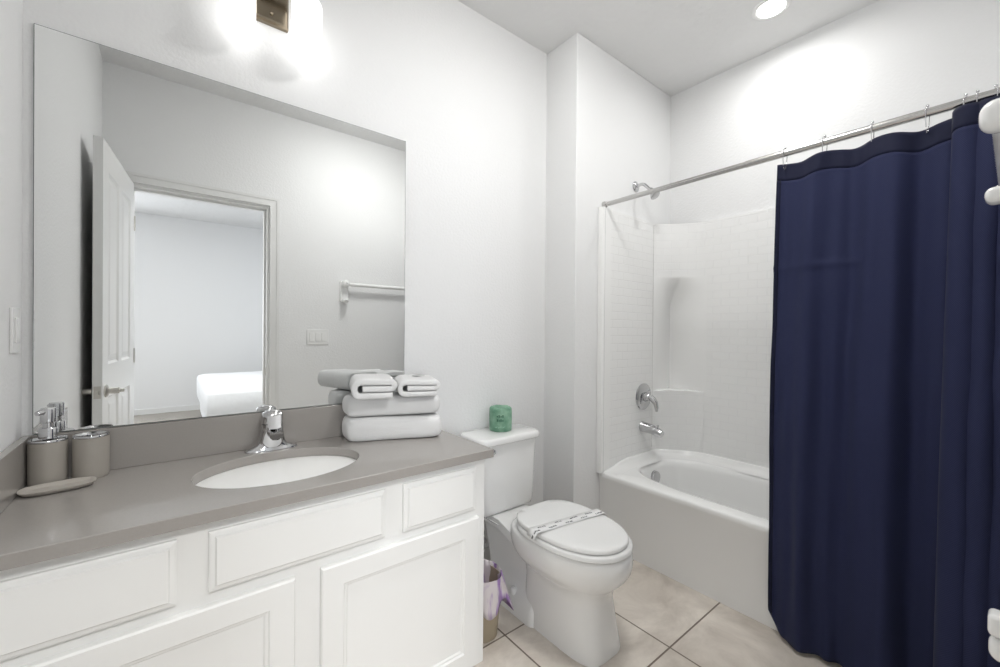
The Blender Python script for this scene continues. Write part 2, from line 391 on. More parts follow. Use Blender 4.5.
# ------------------------------------------------------------------ vanity cabinet
VF=-.505   # face frame plane
va=thing('vanity_cabinet','white painted vanity cabinet with panel doors under the taupe countertop','cabinet',(.61,-.25,0))
b=nb(); box(b,0.003,1.2204,VF,-.003,0,.751)
link('body',b,CAB,va,bevel=.002)
def slabfront(x0,x1,z0,z1):
    b=nb(); y=VF
    L=[]
    for ins,dy in((0,0),(0,.010),(.004,.012),(.012,.0135),(.016,.019)):
        L.append([(x0+ins,y-dy,z0+ins),(x1-ins,y-dy,z0+ins),(x1-ins,y-dy,z1-ins),(x0+ins,y-dy,z1-ins)])
    loft(b,L,True,True); return b
def shaker(x0,x1,z0,z1):
    b=nb(); y=VF; L=[]
    for ins,dy in((0,0),(0,.015),(.004,.019),(.060,.019),(.064,.014),(.070,.013),(.074,.009)):
        L.append([(x0+ins,y-dy,z0+ins),(x1-ins,y-dy,z0+ins),(x1-ins,y-dy,z1-ins),(x0+ins,y-dy,z1-ins)])
    loft(b,L,True,True); return b
for (x0,x1,z0,z1) in((.03,.333,.572,.722),(.393,.836,.577,.722),(.896,1.173,.572,.724)):
    link('drawer_front', slabfront(x0,x1,z0,z1), CAB, va)
for (x0,x1) in((.045,.583),(.649,1.186)):
    link('door', shaker(x0,x1,.02,.545), CAB, va)
# countertop with undermount sink
ZC=.782; CT=.03
ct=thing('vanity_countertop','taupe quartz countertop with oval sink cutout and low splash on two walls','countertop',(.62,-.27,.752))
def counter():
    b=nb(); cx,cy=.60,-.275; A,B=.232,.174
    x0,x1,y0,y1=.002,1.2384,-.535,-.002
    out=[]; n=24
    for (ax,ay,bx,by) in((x0,y0,x1,y0),(x1,y0,x1,y1),(x1,y1,x0,y1),(x0,y1,x0,y0)):
        for i in range(n): out.append((ax+(bx-ax)*i/n, ay+(by-ay)*i/n))
    def inn(p,k=1.0):
        a=math.atan2((p[1]-cy)/B,(p[0]-cx)/A); return (cx+A*k*math.cos(a),cy+B*k*math.sin(a))
    zt,zb=ZC,ZC-CT; e=.002
    def clampin(p,d): return (min(max(p[0],x0+d),x1-d),min(max(p[1],y0+d),y1-d))
    L=[[(*inn(p),zb) for p in out],[(*p,zb) for p in out],[(*p,zt-e) for p in out],[(*clampin(p,e),zt) for p in out],[(*inn(p,1.008),zt) for p in out],[(*inn(p),zt-e) for p in out],[(*inn(p),zb) for p in out]]
    loft(b,L,False,False); bmesh.ops.remove_doubles(b,verts=b.verts,dist=1e-6)
    return b
link('slab',counter(),QUARTZ,ct,smooth=30)
link('backsplash',box(nb(),.002,1.2384,-.020,-.002,ZC,.908),QUARTZ,ct,bevel=.0015)
link('side_splash',box(nb(),.002,.020,-.535,-.0202,ZC,.908),QUARTZ,ct,bevel=.0015)
b=nb(); prof=[(1.03,0),(1.03,-.004),(.995,-.004),(.985,-.03),(.95,-.07),(.85,-.11),(.6,-.137),(.3,-.147),(.1,-.15)]
loft(b,[ell(.60,-.275,ZC-CT+h,.232*k,.174*k,56) for k,h in prof],False,True)
loft(b,[ell(.60,-.275,ZC-CT+h,.232*k+.01,.174*k+.01,56) for k,h in((1.03,0),(1.0,-.03),(.86,-.12),(.3,-.16))],False,True)
sk=link('sink_basin',b,CERAM,ct,smooth=80)
b=nb(); lathe(b,(.60,-.275,ZC-CT-.150),[(.024,.001),(.024,.004),(.018,.005),(.016,.002),(0,.002)],28); link('drain',b,CHROME,sk,smooth=40)
# faucet
FX,FY=.603,-.060
fa=thing('bathroom_faucet','chrome single handle faucet behind the oval sink','faucet',(FX,FY,ZC))
b=nb(); loft(b,[ell(FX+.002,FY+dy,ZC+h*.76,a,c,44,e_) for h,a,c,e_,dy in((0,.083,.027,2.6,0),(.005,.083,.027,2.6,0),(.010,.078,.025,2.4,0),(.016,.064,.0245,2.2,0),(.026,.048,.025,2.2,0),(.042,.042,.026,2.4,0),(.07,.037,.028,2.6,-.002),(.10,.035,.028,2.6,-.004),(.122,.034,.028,2.4,-.004))])
link('body',b,CHROME,fa,smooth=60)
b=nb()
L=[]
for t in range(9):
    s=t/8; y=FY-.012-.062*s; z=ZC+.064+.004*math.sin(s*PI*.6)-.006*s
    w_,h_=.023-.002*s,.014-.003*s
    L.append([(FX+.004+w_*math.copysign(abs(math.cos(a))**.6,math.cos(a)),y,z+h_*math.copysign(abs(math.sin(a))**.6,math.sin(a))) for a in [2*PI*k/20 for k in range(20)]])
loft(b,L); link('spout',b,CHROME,fa,smooth=50)
b=nb(); lathe(b,(FX+.004,FY-.060,ZC+.046),[(.0125,0),(.0125,.014)],20); link('aerator',b,CHROME,fa,smooth=50)
b=nb(); loft(b,[ell(FX+.002,FY-.003+dy,ZC+h*.76,a,c,32,2.3) for h,a,c,dy in((.124,.032,.029,0),(.129,.034,.032,0),(.156,.034,.033,-.002),(.172,.031,.030,-.003),(.182,.022,.021,-.004),(.186,.008,.008,-.005))])
L=[]
for t in range(10):
    s=t/9; y=FY-.030-.022*s; z=ZC+.133-.045*s
    L.append([(FX+.003+(.025-.004*s)*math.cos(a),y+.006*math.sin(a),z+.006*math.sin(a)) for a in [2*PI*k/16 for k in range(16)]])
loft(b,L); link('lever_handle',b,CHROME,fa,smooth=50)
# ------------------------------------------------------------------ countertop accessories
def canister(cx,cy,r,h):
    b=nb(); lathe(b,(cx,cy,ZC),[(r*.93,0),(r*.98,.004),(r,.012),(r,h-.004),(r*.97,h)],48); return b
c1=thing('soap_dispenser','taupe round soap dispenser with chrome pump, in the counter corner','soap dispenser',(.060,-.0605,ZC))
link('bottle',canister(.060,-.0605,.0385,.116),TAUPE,c1,smooth=40)
b=nb(); lathe(b,(.060,-.0605,ZC+.112),[(.0388,.004),(.0393,.007),(.0375,.0105),(.012,.008),(.011,.009)],44); link('collar',b,CHROME,c1,smooth=40)
b=nb(); lathe(b,(.060,-.0605,ZC+.120),[(.019,.004),(.019,.030),(.017,.033),(.0115,.033),(.0115,.046),(.016,.048),(.0165,.083),(.015,.086),(0,.086)],32)
link('pump',b,CHROME,c1,smooth=35)
b=nb(); tube(b,[(.060,-.060,ZC+.196),(.050,-.074,ZC+.198),(.042,-.084,ZC+.195)],[.009,.008,.006],14); link('nozzle',b,CHROME,c1,smooth=50)
c2=thing('toothbrush_holder','taupe round toothbrush holder with a chrome open lid beside the dispenser','toothbrush holder',(.1445,-.0605,ZC))
link('cup',canister(.1445,-.0605,.0385,.116),TAUPE,c2,smooth=40)
b=nb(); L=[]
lathe(b,(.1445,-.0605,ZC+.112),[(.0388,.004),(.0393,.007),(.0375,.0105),(.020,.0072),(.019,.004),(.019,-.004)],44,cap0=True,cap1=False); link('lid',b,CHROME,c2,smooth=40)
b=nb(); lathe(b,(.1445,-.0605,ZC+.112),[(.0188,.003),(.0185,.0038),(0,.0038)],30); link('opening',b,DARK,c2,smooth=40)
DISHM=mat('pale_taupe_stoneware',(.46,.43,.39),.4)
sd=link('soap_dish',None or (lambda b:(loft(b,[ell(.092,-.145,ZC+h,a,c,64,3,.13) for h,a,c in((0,.052,.026),(.003,.064,.035),(.011,.071,.0415),(.0125,.0715,.042),(.0125,.0695,.040),(.006,.062,.033),(.005,.05,.022))]),b)[1])(nb()),DISHM,None,(.092,-.143,ZC),smooth=60)
tag(sd,'low oval taupe soap dish in front of the two round canisters','soap dish')
# ------------------------------------------------------------------ towels
def soft_quad(quad, z0, z1, seed, name, label, e=.028, bulge=.008, group=None, lean=0):
    """folded towel with the footprint of a quad: rounded fold at the front (FL-FR side)"""
    FL,FR,BR,BL=[Vector((*q,0)) for q in quad]
    b=nb(); NU,NV=36,22; h=z1-z0
    def P(u_,v_):
        return (FL*(1-u_)+FR*u_)*(1-v_)+(BL*(1-u_)+BR*u_)*v_
    loops=[]
    NR=20
    for k in range(NR+1):
        t=-PI/2+PI*k/NR; ins=(1-math.cos(t)**.55 if math.cos(t)>1e-6 else 1)*e; z=z0+h*(.5+.5*math.copysign(abs(math.sin(t))**.8,math.sin(t)))
        l=[]
        c4=[(0,0),(1,0),(1,1),(0,1)]
        for s in range(4):
            a,c=c4[s],c4[(s+1)%4]
            for i in range(18):
                q=i/18; uu_,vv_=a[0]+(c[0]-a[0])*q,a[1]+(c[1]-a[1])*q
                # round the corners
                du,dv=(FR-FL).length,(BL-FL).length
                x_,y_=(uu_-.5)*2,(vv_-.5)*2
                m_=(abs(x_)**7+abs(y_)**7)**(1/7); x_/=m_; y_/=m_
                x_*=1-ins*2/du; y_*=1-ins*2/max(dv,.1)
                p=P(x_*.5+.5,y_*.5+.5)
                nn=noise.noise(Vector((p.x*9,p.y*9,z*16+seed)))*.004
                l.append((p.x+nn,p.y+nn,min(max(z+noise.noise(Vector((p.x*7,p.y*7,seed)))*.005*(.0 if k<3 else k/NR),z0),z1+.004)))
        loops.append(l)
    loops0=loops
    rows=loft(b,loops0,True,False)
    # top cap as concentric loops for a soft surface
    top=loops[-1]; c=Vector((sum(p[0] for p in top)/len(top),sum(p[1] for p in top)/len(top),sum(p[2] for p in top)/len(top)))
    prev=rows[-1]
    for k in range(1,6):
        s=1-k/6
        cur=[b.verts.new(c.lerp(Vector(p),s)+Vector((0,0,bulge*(1-s*s)+noise.noise(Vector((p[0]*6*s,p[1]*6,seed+3)))*.003))) for p in top]
        for i in range(len(top)):
            j=(i+1)%len(top); b.faces.new((prev[i],prev[j],cur[j],cur[i]))
        prev=cur
    b.faces.new(prev)
    o=link(name,b,TOWEL,None,tuple((FL+FR+BR+BL)/4+Vector((0,0,z0))),smooth=180)
    return tag(o,label,'towel',group)
soft_quad(((.846,-.152),(1.178,-.296),(1.225,-.060),(.854,-.030)),ZC+.0005,ZC+.088,1,'bath_towel','thick white folded bath towel on the countertop, bottom of the stack',group='folded bath towels',e=.024,bulge=0)
soft_quad(((.846,-.146),(1.174,-.286),(1.225,-.060),(.854,-.030)),ZC+.094,ZC+.170,7,'bath_towel','white folded bath towel, second in the stack, under the two hand towels',group='folded bath towels',e=.028,bulge=0)
def spiral_towel(cx,cy,z0,w,d,rot,seed,label,th=.0185,flip=1):
    hw=w/2; l1,l2,l3=z0+th*.5,z0+th*1.62,z0+th*2.74
    path=[]
    def seg(a,bp,n=8):
        for i in range(n): path.append((a[0]+(bp[0]-a[0])*i/n,a[1]+(bp[1]-a[1])*i/n))
    rad1=th*.56; R=hw-th*.5
    # bottom layer (right to left), big wrap at left, top layer to right, tight turn, middle layer to left
    seg((R*.92,l1),(-R+.010,l1),14)
    cxl=-R+.012; rz=(l3-l1)/2
    for i in range(9): a=-PI/2-PI*i/8; path.append((cxl+.018*math.cos(a),(l1+l3)/2+rz*math.sin(a)))
    seg((cxl,l3),(R-rad1,l3),14)
    for i in range(7): a=PI/2-PI*i/6; path.append((R-rad1+rad1*math.cos(a),(l3+l2)/2+rad1*math.sin(a)))
    seg((R-rad1,l2),(-R+.024,l2),12); path.append((-R+.022,l2))
    b=nb(); n=len(path)
    def outline(k):
        L,Rr=[],[]
        for i,p in enumerate(path):
            q0=path[max(i-1,0)];q1=path[min(i+1,n-1)]; tx,tz=q1[0]-q0[0],q1[1]-q0[1]; ln=math.hypot(tx,tz) or 1; nx,nz=-tz/ln,tx/ln
            t=th*.5*k
            L.append((p[0]+nx*t,p[1]+nz*t)); Rr.append((p[0]-nx*t,p[1]-nz*t))
        return L+Rr[::-1]
    loops=[]
    for y,k in((-.5,.55),(-.494,.82),(-.48,.97),(-.4,1.0),(-.2,1),(0,1),(.2,1),(.4,1),(.48,.97),(.494,.82),(.5,.55)):
        o=outline(k); l=[]
        for (x,z) in o:
            xx=x*flip; yy=y*d
            nz_=noise.noise(Vector((xx*11,yy*11,seed)))*.003
            gx=cx+xx*math.cos(rot)-yy*math.sin(rot)+nz_; gy=cy+xx*math.sin(rot)+yy*math.cos(rot)
            l.append((gx,gy,max(z0,z+nz_*(z-z0)/(2*th))))
        loops.append(l)
    rows=[[b.verts.new(p) for p in l] for l in loops]; m_=len(rows[0])
    for a,c in zip(rows,rows[1:]):
        for i in range(m_): b.faces.new((a[i],a[(i+1)%m_],c[(i+1)%m_],c[i]))
    for rw in(rows[0],rows[-1]):
        for i in range(n-1): b.faces.new((rw[i],rw[i+1],rw[m_-2-i],rw[m_-1-i]))
    o=link('hand_towel',b,TOWEL,None,(cx,cy,z0),smooth=75); tag(o,label,'towel','folded hand towels')
    return o
ZT=ZC+.174
spiral_towel(.940,-.150,ZT,.158,.215,math.radians(-17),2,'small white folded hand towel on top of the towel stack, nearer the faucet',th=.0225)
ht=spiral_towel(1.110,-.185,ZT-.001,.160,.215,math.radians(-20),9,'small white folded hand towel topmost of the stack, nearer the toilet, with a grey tag',th=.0195)
b=nb(); zt=ZT+.066
for i in range(5):
    x0=1.108+i*.008; loft(b,[ell(x0,-.165+(.006 if i%2 else -.006),zt+h,.012,.009,12) for h in(0,.0025)])
link('embroidered_tag',b,mat('tag_thread',(.62,.62,.61),.9,bump=(200,.8,.004)),ht,smooth=40)
# ------------------------------------------------------------------ vanity light
vl=thing('vanity_light','two-shade vanity light with a bronze backplate above the mirror','wall light',(.608,0,2.27))
b=nb(); L=[]
for ins,dy in((0,0),(0,.016),(.006,.022),(.012,.024)): L.append([(.545+ins,-dy,2.318+ins),(.660-ins,-dy,2.318+ins),(.660-ins,-dy,2.455-ins),(.545+ins,-dy,2.455-ins)])
loft(b,L); bp_=link('backplate',b,BRONZE,vl)
b=nb(); lathe(b,(.603,-.024,2.350),[(.006,0),(.006,-.004),(.003,-.008),(0,-.009)],16,'y'); link('screw',b,BRONZE,bp_,smooth=40)
b=nb(); tube(b,[(.603,-.02,2.425),(.603,-.075,2.425)],.012); tube(b,[(.490,-.075,2.425),(.712,-.075,2.425)],.010); link('arm',b,BRONZE,vl,smooth=40)
for sx in(.494,.708):
    b=nb(); lathe(b,(sx,-.085,2.205),[(.010,-.0),(.042,.0),(.049,.006),(.051,.016),(.051,.185),(.048,.196),(.02,.200)],40)
    sh=link('lamp_shade',b,WHITEE,vl,smooth=40)
    b=nb(); lathe(b,(sx,-.085,2.405),[(.022,0),(.022,.030),(.012,.034)],24); link('socket',b,BRONZE,vl,smooth=40)
# ------------------------------------------------------------------ recessed light
rl=thing('recessed_light','round recessed ceiling light over the bathtub','ceiling light',(2.638,-.944,H))
b=nb(); lathe(b,(2.638,-.944,H),[(.083,-.0005),(.083,-.004),(.079,-.007),(.066,-.007),(.058,-.001)],48,cap0=False,cap1=False); link('trim_ring',b,PLAST,rl,smooth=50)
b=nb(); lathe(b,(2.638,-.944,H),[(.063,-.0012),(.061,-.0035),(0,-.0035)],48,cap0=False); link('lens',b,RECE,rl,smooth=30)
fl_=thing('added_fill_light','added unseen ceiling fill light over the middle of the bathroom','ceiling light',(1.50,-.98,H))  # added lamp above the frame, brightens the whole bathroom
b=nb(); lathe(b,(1.50,-.98,H),[(.18,-.0005),(.18,-.02),(.172,-.026)],48,cap0=False,cap1=False); link('rim',b,PLAST,fl_,smooth=50)
b=nb(); lathe(b,(1.50,-.98,H),[(.170,-.024),(.16,-.045),(.12,-.065),(.06,-.076),(0,-.079)],48,cap0=False); link('diffuser',b,mat('bath_fill_glow',(.9,.9,.9),.5,emit=(1,.995,.98),es=L_BATH_FILL),fl_,smooth=60)
sl=bpy.data.lights.new('recessed_lamp','AREA'); sl.shape='DISK'; sl.size=.13; sl.energy=L_SPOT; sl.color=(1,.995,.98); sl.spread=math.radians(172)
so=bpy.data.objects.new('recessed_lamp',sl); COL.objects.link(so); so.location=(2.638,-.944,H-.009)
# ------------------------------------------------------------------ switches
def plate(name,label,c,axis,gangs,sgn):
    w_=.07+.046*(gangs-1); h_=.118
    t=thing(name,label,'light switch',c)
    def bx(u0,u1,d0,d1,z0,z1,bm):
        if axis=='x': box(bm,*sorted((c[0]+sgn*d0,c[0]+sgn*d1)),c[1]+u0,c[1]+u1,c[2]+z0,c[2]+z1)
        else: box(bm,c[0]+u0,c[0]+u1,*sorted((c[1]+sgn*d0,c[1]+sgn*d1)),c[2]+z0,c[2]+z1)
        return bm
    link('plate',bx(-w_/2,w_/2,0,.006,-h_/2,h_/2,nb()),PLAST,t,bevel=.002)
    for g in range(gangs):
        u0=(g-(gangs-1)/2)*.046
        link('rocker',bx(u0-.0165,u0+.0165,.0055,.010,-.033,.033,nb()),PLAST,t,bevel=.0015)
    return t
plate('wall_switch','single white switch plate on the left wall beside the mirror',(0,-.083,1.20),'x',1,1)
plate('wall_switch','triple white switch plate on the doorway wall, seen in the mirror',(1.235,YF,1.153),'y',3,1)
# ------------------------------------------------------------------ ceramic towel bar on the front wall
def ybox(b,x0,x1,z0,z1,y_w,y_o,rd,n=6):
    """rounded block standing out of a wall: profile in x/z, extruded from y_w to y_o with a rounded nose"""
    loops=[]
    for k in range(n+1):
        t=PI/2*k/n; ins=rd*(1-math.cos(t)); y=y_o-rd*(1-math.sin(t)) 
        loops.append([(p[0],y,p[1]) for p in rrect(x0+ins,x1-ins,z0+ins,z1-ins,0,max(rd-ins*.6,.002),5)])
    base=[(p[0],y_w,p[1]) for p in rrect(x0,x1,z0,z1,0,rd,5)]
    loft(b,[base]+loops)
tb=thing('towel_bar','white ceramic towel bar high on the doorway wall beside the curtain','towel bar',(1.72,YF,1.5))
for x in(1.435,2.06):
    b=nb(); ybox(b,x-.032,x+.032,1.440,1.612,YF,YF+.028,.010); link('wall_plate',b,CERAM,tb,smooth=45)
    b=nb(); ybox(b,x-.026,x+.026,1.560,1.614,YF+.02,YF+.078,.020); link('bracket',b,CERAM,tb,smooth=45)
    b=nb(); ybox(b,x-.024,x+.024,1.436,1.462,YF+.02,YF+(.070 if x<1.6 else .052),.011); link('bracket_foot',b,CERAM,tb,smooth=45)
b=nb(); tube(b,[(1.45,YF+.050,1.582),(2.05,YF+.050,1.582)],.015); link('bar',b,CERAM,tb,smooth=40)
th=thing('wall_bracket','small white ceramic bracket low on the doorway wall in front of the curtain','wall bracket',(1.425,YF,.69))
b=nb(); ybox(b,1.400,1.452,.650,.738,YF,YF+.020,.010); link('wall_plate',b,CERAM,th,smooth=45)
b=nb(); ybox(b,1.403,1.440,.697,.735,YF+.015,YF+.060,.008); link('post',b,CERAM,th,smooth=45)
b=nb(); ybox(b,1.403,1.440,.655,.696,YF+.015,YF+.059,.014); link('post_foot',b,CERAM,th,smooth=45)
# ------------------------------------------------------------------ bathtub
XT=2.239; ZR=.412; TY0,TY1=YF+.002,-J-.002
def tub():
    b=nb(); cx,cy=2.61,-.985; A,B=.275,.665; n=30
    x0,x1,y0,y1=XT,X2-.002,TY0,TY1
    out=[]
    for (ax,ay,bx,by) in((x0,y0,x1,y0),(x1,y0,x1,y1),(x1,y1,x0,y1),(x0,y1,x0,y0)):
        for i in range(n): out.append((ax+(bx-ax)*i/n, ay+(by-ay)*i/n))
    def inn(p,ka,kb,dx=0,dy=0,e=3.2):
        tx,ty=(p[0]-cx)/A,(p[1]-cy)/B
        m_=(abs(tx)**e+abs(ty)**e)**(1/e); return (cx+dx+A*ka*tx/m_,cy+dy+B*kb*ty/m_)
    def ins(p,d,top=False):
        return (max(p[0],x0+d),p[1])
    def bz(p):  # upswept deck on the walls' sides
        return ZR
    L=[[(p[0]+(.012 if p[0]<x0+.001 else 0),p[1],0) for p in out],
       [(p[0]+(.010 if p[0]<x0+.001 else 0),p[1],.05) for p in out],
       [(p[0]+(.004 if p[0]<x0+.001 else 0),p[1],ZR-.035) for p in out],
       [(*p,ZR-.028) for p in out],[(*p,ZR-.009) for p in out],
       [(*ins(p,.003),ZR-.003) for p in out],[(*ins(p,.010),ZR) for p in out],
       [(*inn(p,1.06,1.03),ZR+.001) for p in out],[(*inn(p,1.02,1.01),ZR-.002) for p in out],
       [(*inn(p,.985,.99),ZR-.012) for p in out],[(*inn(p,.96,.975),ZR-.04) for p in out],
       [(*inn(p,.92,.94,0,.01),ZR-.15) for p in out],[(*inn(p,.86,.88,0,.02),.14) for p in out],
       [(*inn(p,.78,.80,0,.03),.095) for p in out],[(*inn(p,.6,.7,0,.03),.08) for p in out],[(*inn(p,.2,.2,0,.03),.075) for p in out]]
    loft(b,L,False,True); return b
tu=thing('bathtub','white alcove bathtub with plain apron behind the toilet','bathtub',(2.61,-.99,0))
link('tub_shell',tub(),TUB,tu,smooth=50)
# upswept ledge where tub meets the walls (cove)
b=nb()
def corner_pts(xs,ys):
    R_=.245; RX_=xs-2.757; c=(xs-RX_,ys-R_); out=[]
    for i in range(17):
        a=PI/2-PI/2*i/16; t=i/16; q=.45*max(0,math.sin(PI*t))**.5
        out.append(((c[0]+RX_*math.cos(a))*(1-q)+(c[0]+RX_*t)*q,(c[1]+R_*math.sin(a))*(1-q)+(c[1]+R_*(1-t))*q))
    return out
def cove():
    xs,ys=X2-.018,-J-.018
    P=[(XT+.022+(2.757-XT-.022)*i/7,ys) for i in range(7)]+corner_pts(xs,ys)
    y0=P[-1][1]
    return P+[(xs,y0+(TY0-y0)*i/11) for i in range(1,12)]
pp=cove()
def offs(P,d):
    out=[]
    for i,p in enumerate(P):
        a=P[max(i-1,0)];c=P[min(i+1,len(P)-1)]; tx,ty=c[0]-a[0],c[1]-a[1]; l=math.hypot(tx,ty); out.append((p[0]-(-ty/l)*d*-1*-1, p[1]-(tx/l)*d))
    return out
def offs(P,d):
    out=[]
    for i,p in enumerate(P):
        a=P[max(i-1,0)];c=P[min(i+1,len(P)-1)]; tx,ty=c[0]-a[0],c[1]-a[1]; l=math.hypot(tx,ty); out.append((p[0]+ty/l*d,p[1]-tx/l*d))
    return out
L=[]
for d,z in((.085,ZR-.002),(.068,ZR+.001),(.048,ZR+.006),(.030,ZR+.015),(.018,ZR+.028),(.012,ZR+.038),(.002,ZR+.040),(-.002,ZR+.038)):
    L.append([(max(XT+.010,min(q[0],X2-.0022)),min(q[1],TY1),ZR+.001+(z-ZR-.001)*(min(1,k_/2.5)**1.5)) for k_,q in enumerate(offs(pp,d))])
rows=loft(b,L,False,False,closed=False)
for e_ in(0,-1): b.faces.new([r_[e_] for r_ in rows])
link('wall_ledge',b,TUB,tu,smooth=60)
# overflow plate on the drain end
b=nb(); lathe(b,(2.635,-.345,.325),[(.040,.03),(.041,-.006),(.038,-.014),(.012,-.017),(0,-.017)],36,'y'); link('overflow_plate',b,CHROME,tu,smooth=40)
b=nb(); lathe(b,(2.62,-.52,.078),[(.035,0),(.035,.004),(.02,.006),(0,.006)],30); link('drain',b,CHROME,tu,smooth=40)
# ------------------------------------------------------------------ surround
def surround():
    b=nb(); uvl=b.loops.layers.uv.new('UVMap')
    T=.018; ys=-J-T; xs=X2-T; ZB=ZR+.0355; ZTp=1.915
    plan=[]; kind=[]
    def add(x,y,k='t'): plan.append((x,y)); kind.append(k)
    XS=2.214
    add(XS,-J-.001,'s'); add(XS,-J-.018,'s'); add(XS+.006,-J-.030,'s'); add(XS+.018,-J-.034,'s'); add(XS+.028,-J-.030,'s'); add(XS+.033,ys,'s')
    for i in range(1,8): add(XS+.033+(2.755-XS-.033)*i/8,ys)
    R_=.245; RX_=xs-2.757; c=(xs-RX_,ys-R_)
    for i in range(17):
        a=PI/2-PI/2*i/16; t=i/16; q=.45*math.sin(PI*t)**.5; add((c[0]+RX_*math.cos(a))*(1-q)+(c[0]+RX_*t)*q,(c[1]+R_*math.sin(a))*(1-q)+(c[1]+R_*(1-t))*q,'a')
    for i in range(1,14): add(xs,c[1]+(YF+T-c[1])*i/13)
    for i in range(1,8): add(xs+(XS+.033-xs)*i/8,YF+T)
    for (dx,dy) in((.028,.030),(.018,.034),(.006,.030),(0,.018),(0,.001)): add(XS+dx,YF+dy,'s')
    zrows=[(ZB,0),(.70,0),(.822,0),(.834,0),(.838,.35),(.838,1),(1.0,1),(1.40,1),(1.50,.45),(1.562,.0),(1.576,0),(1.72,0),(ZTp-.006,0),(ZTp,.0)]
    # niche plan point: push arc points to the true corner
    na=[i for i,k in enumerate(kind) if k=='a']
    def nichep(i):
        j=na.index(i); t=j/(len(na)-1); x,y=plan[i]
        if t<=.5: q=(c[0]+(xs-c[0])*min(1,t/.5*1.0), ys)
        else: q=(xs, ys+(c[1]-ys)*(t-.5)/.5)
        e=min(1,min(t,1-t)/.09)
        return (x+(q[0]-x)*e,y+(q[1]-y)*e)
    grid=[]
    ul=[0]
    for i in range(1,len(plan)): ul.append(ul[-1]+math.dist(plan[i],plan[i-1]))
    for z,k in zrows:
        row=[]
        for i,p in enumerate(plan):
            q=p
            if k and kind[i]=='a': n_=nichep(i); q=(p[0]+(n_[0]-p[0])*k,p[1]+(n_[1]-p[1])*k)
            row.append(b.verts.new((q[0],q[1],ZR+.0015 if (z==ZB and (kind[i]=='s' or i<9)) else z)))
        grid.append(row)
    # top lip back to the wall
    lip=[]
    for i,p in enumerate(plan):
        x,y=p
        dx=0;dy=0
        if i<6+7: q=(x,-J-.001)
        elif kind[i]=='a':
            n_=nichep(i); q=(min(x+.016,X2-.001),min(y+.016,-J-.001))
        elif x>xs-.001: q=(X2-.001,y)
        else: q=(x,YF+.001)
        lip.append(b.verts.new((q[0],q[1],ZTp+.002)))
    grid.append(lip)
    for r_ in range(len(grid)-1):
        for i in range(len(plan)-1):
            vs_=(grid[r_][i],grid[r_][i+1],grid[r_+1][i+1],grid[r_+1][i])
            try: fc=b.faces.new(vs_)
            except ValueError: continue
            isarc=kind[i]=='a' and kind[i+1]=='a'
            fc.material_index=1 if (kind[i]=='s' or kind[i+1]=='s' or (isarc and 3<=r_<=9) or r_>=12 or r_==0 and False) else 0
            for lp,(ii,rr_) in zip(fc.loops,((i,r_),(i+1,r_),(i+1,r_+1),(i,r_+1))):
                lp[uvl].uv=(ul[ii],grid[rr_][ii].co.z)
    return b
su=link('shower_surround',surround(),[SURT,TUB],None,(2.61,-.99,.45),smooth=40)
tag(su,'white molded shower surround with tile pattern and corner niche above the tub','shower surround')
b=nb(); box(b,2.7553,2.7565,-J-.0195,-J-.017,.47,1.90); link('panel_seam',b,RUB,su)
# ------------------------------------------------------------------ shower fittings
yw=-J
sh=thing('showerhead','chrome shower head on a bent arm above the surround','shower head',(2.577,yw,2.11))
b=nb(); lathe(b,(2.577,yw,2.113),[(.033,0),(.033,-.004),(.026,-.010),(.014,-.014),(0,-.014)],32,'y'); link('flange',b,CHROME,sh,smooth=40)
hp=[(2.577,yw-.005,2.113),(2.577,yw-.035,2.118)]+arc((2.577,yw-.035,2.070),.048,PI/2,PI/2+PI/3.4,8,'yz')+[(2.577,yw-.098,2.072)]
b=nb(); tube(b,hp,.0095); link('shower_arm',b,CHROME,sh,smooth=40)
b=nb()
d=Vector((0,-.62,-.78)).normalized(); p0=Vector((2.577,yw-.096,2.074))
prf=[(0,.012),(.006,.017),(.022,.017),(.028,.013),(.038,.018),(.056,.029),(.062,.030),(.065,.026)]
tube(b,[tuple(p0+d*h) for h,_ in prf],[r_ for _,r_ in prf],24); link('spray_head',b,CHROME,sh,smooth=50)
vt=thing('tub_valve','round chrome shower valve with a lever on the tiled surround','faucet',(2.653,-J-.018,.806))
yw2=-J-.018
b=nb(); lathe(b,(2.653,yw2,.806),[(.083,0),(.083,-.004),(.076,-.010),(.03,-.014),(.028,-.028),(.024,-.046),(.020,-.050),(0,-.050)],44,'y'); link('escutcheon',b,CHROME,vt,smooth=40)
b=nb(); pts=[(2.653,yw2-.045,.812),(2.656,yw2-.066,.796),(2.662,yw2-.080,.775),(2.664,yw2-.086,.745),(2.665,yw2-.086,.722)]; tube(b,pts,[.018,.019,.016,.012,.007],18); link('lever_handle',b,CHROME,vt,smooth=60)
sp=thing('tub_spout','chrome tub spout on the surround below the round valve','faucet',(2.64,yw2,.615))
b=nb(); pts=[(2.645,yw2,.618),(2.645,yw2-.02,.618),(2.645,yw2-.07,.612),(2.645,yw2-.11,.600),(2.645,yw2-.135,.590)]; tube(b,pts,[.034,.031,.029,.027,.021],22); link('spout',b,CHROME,sp,smooth=50)
b=nb(); lathe(b,(2.645,yw2-.108,.618),[(.004,0),(.004,.018),(.007,.020),(.007,.027),(0,.028)],16); link('diverter_knob',b,CHROME,sp,smooth=40)
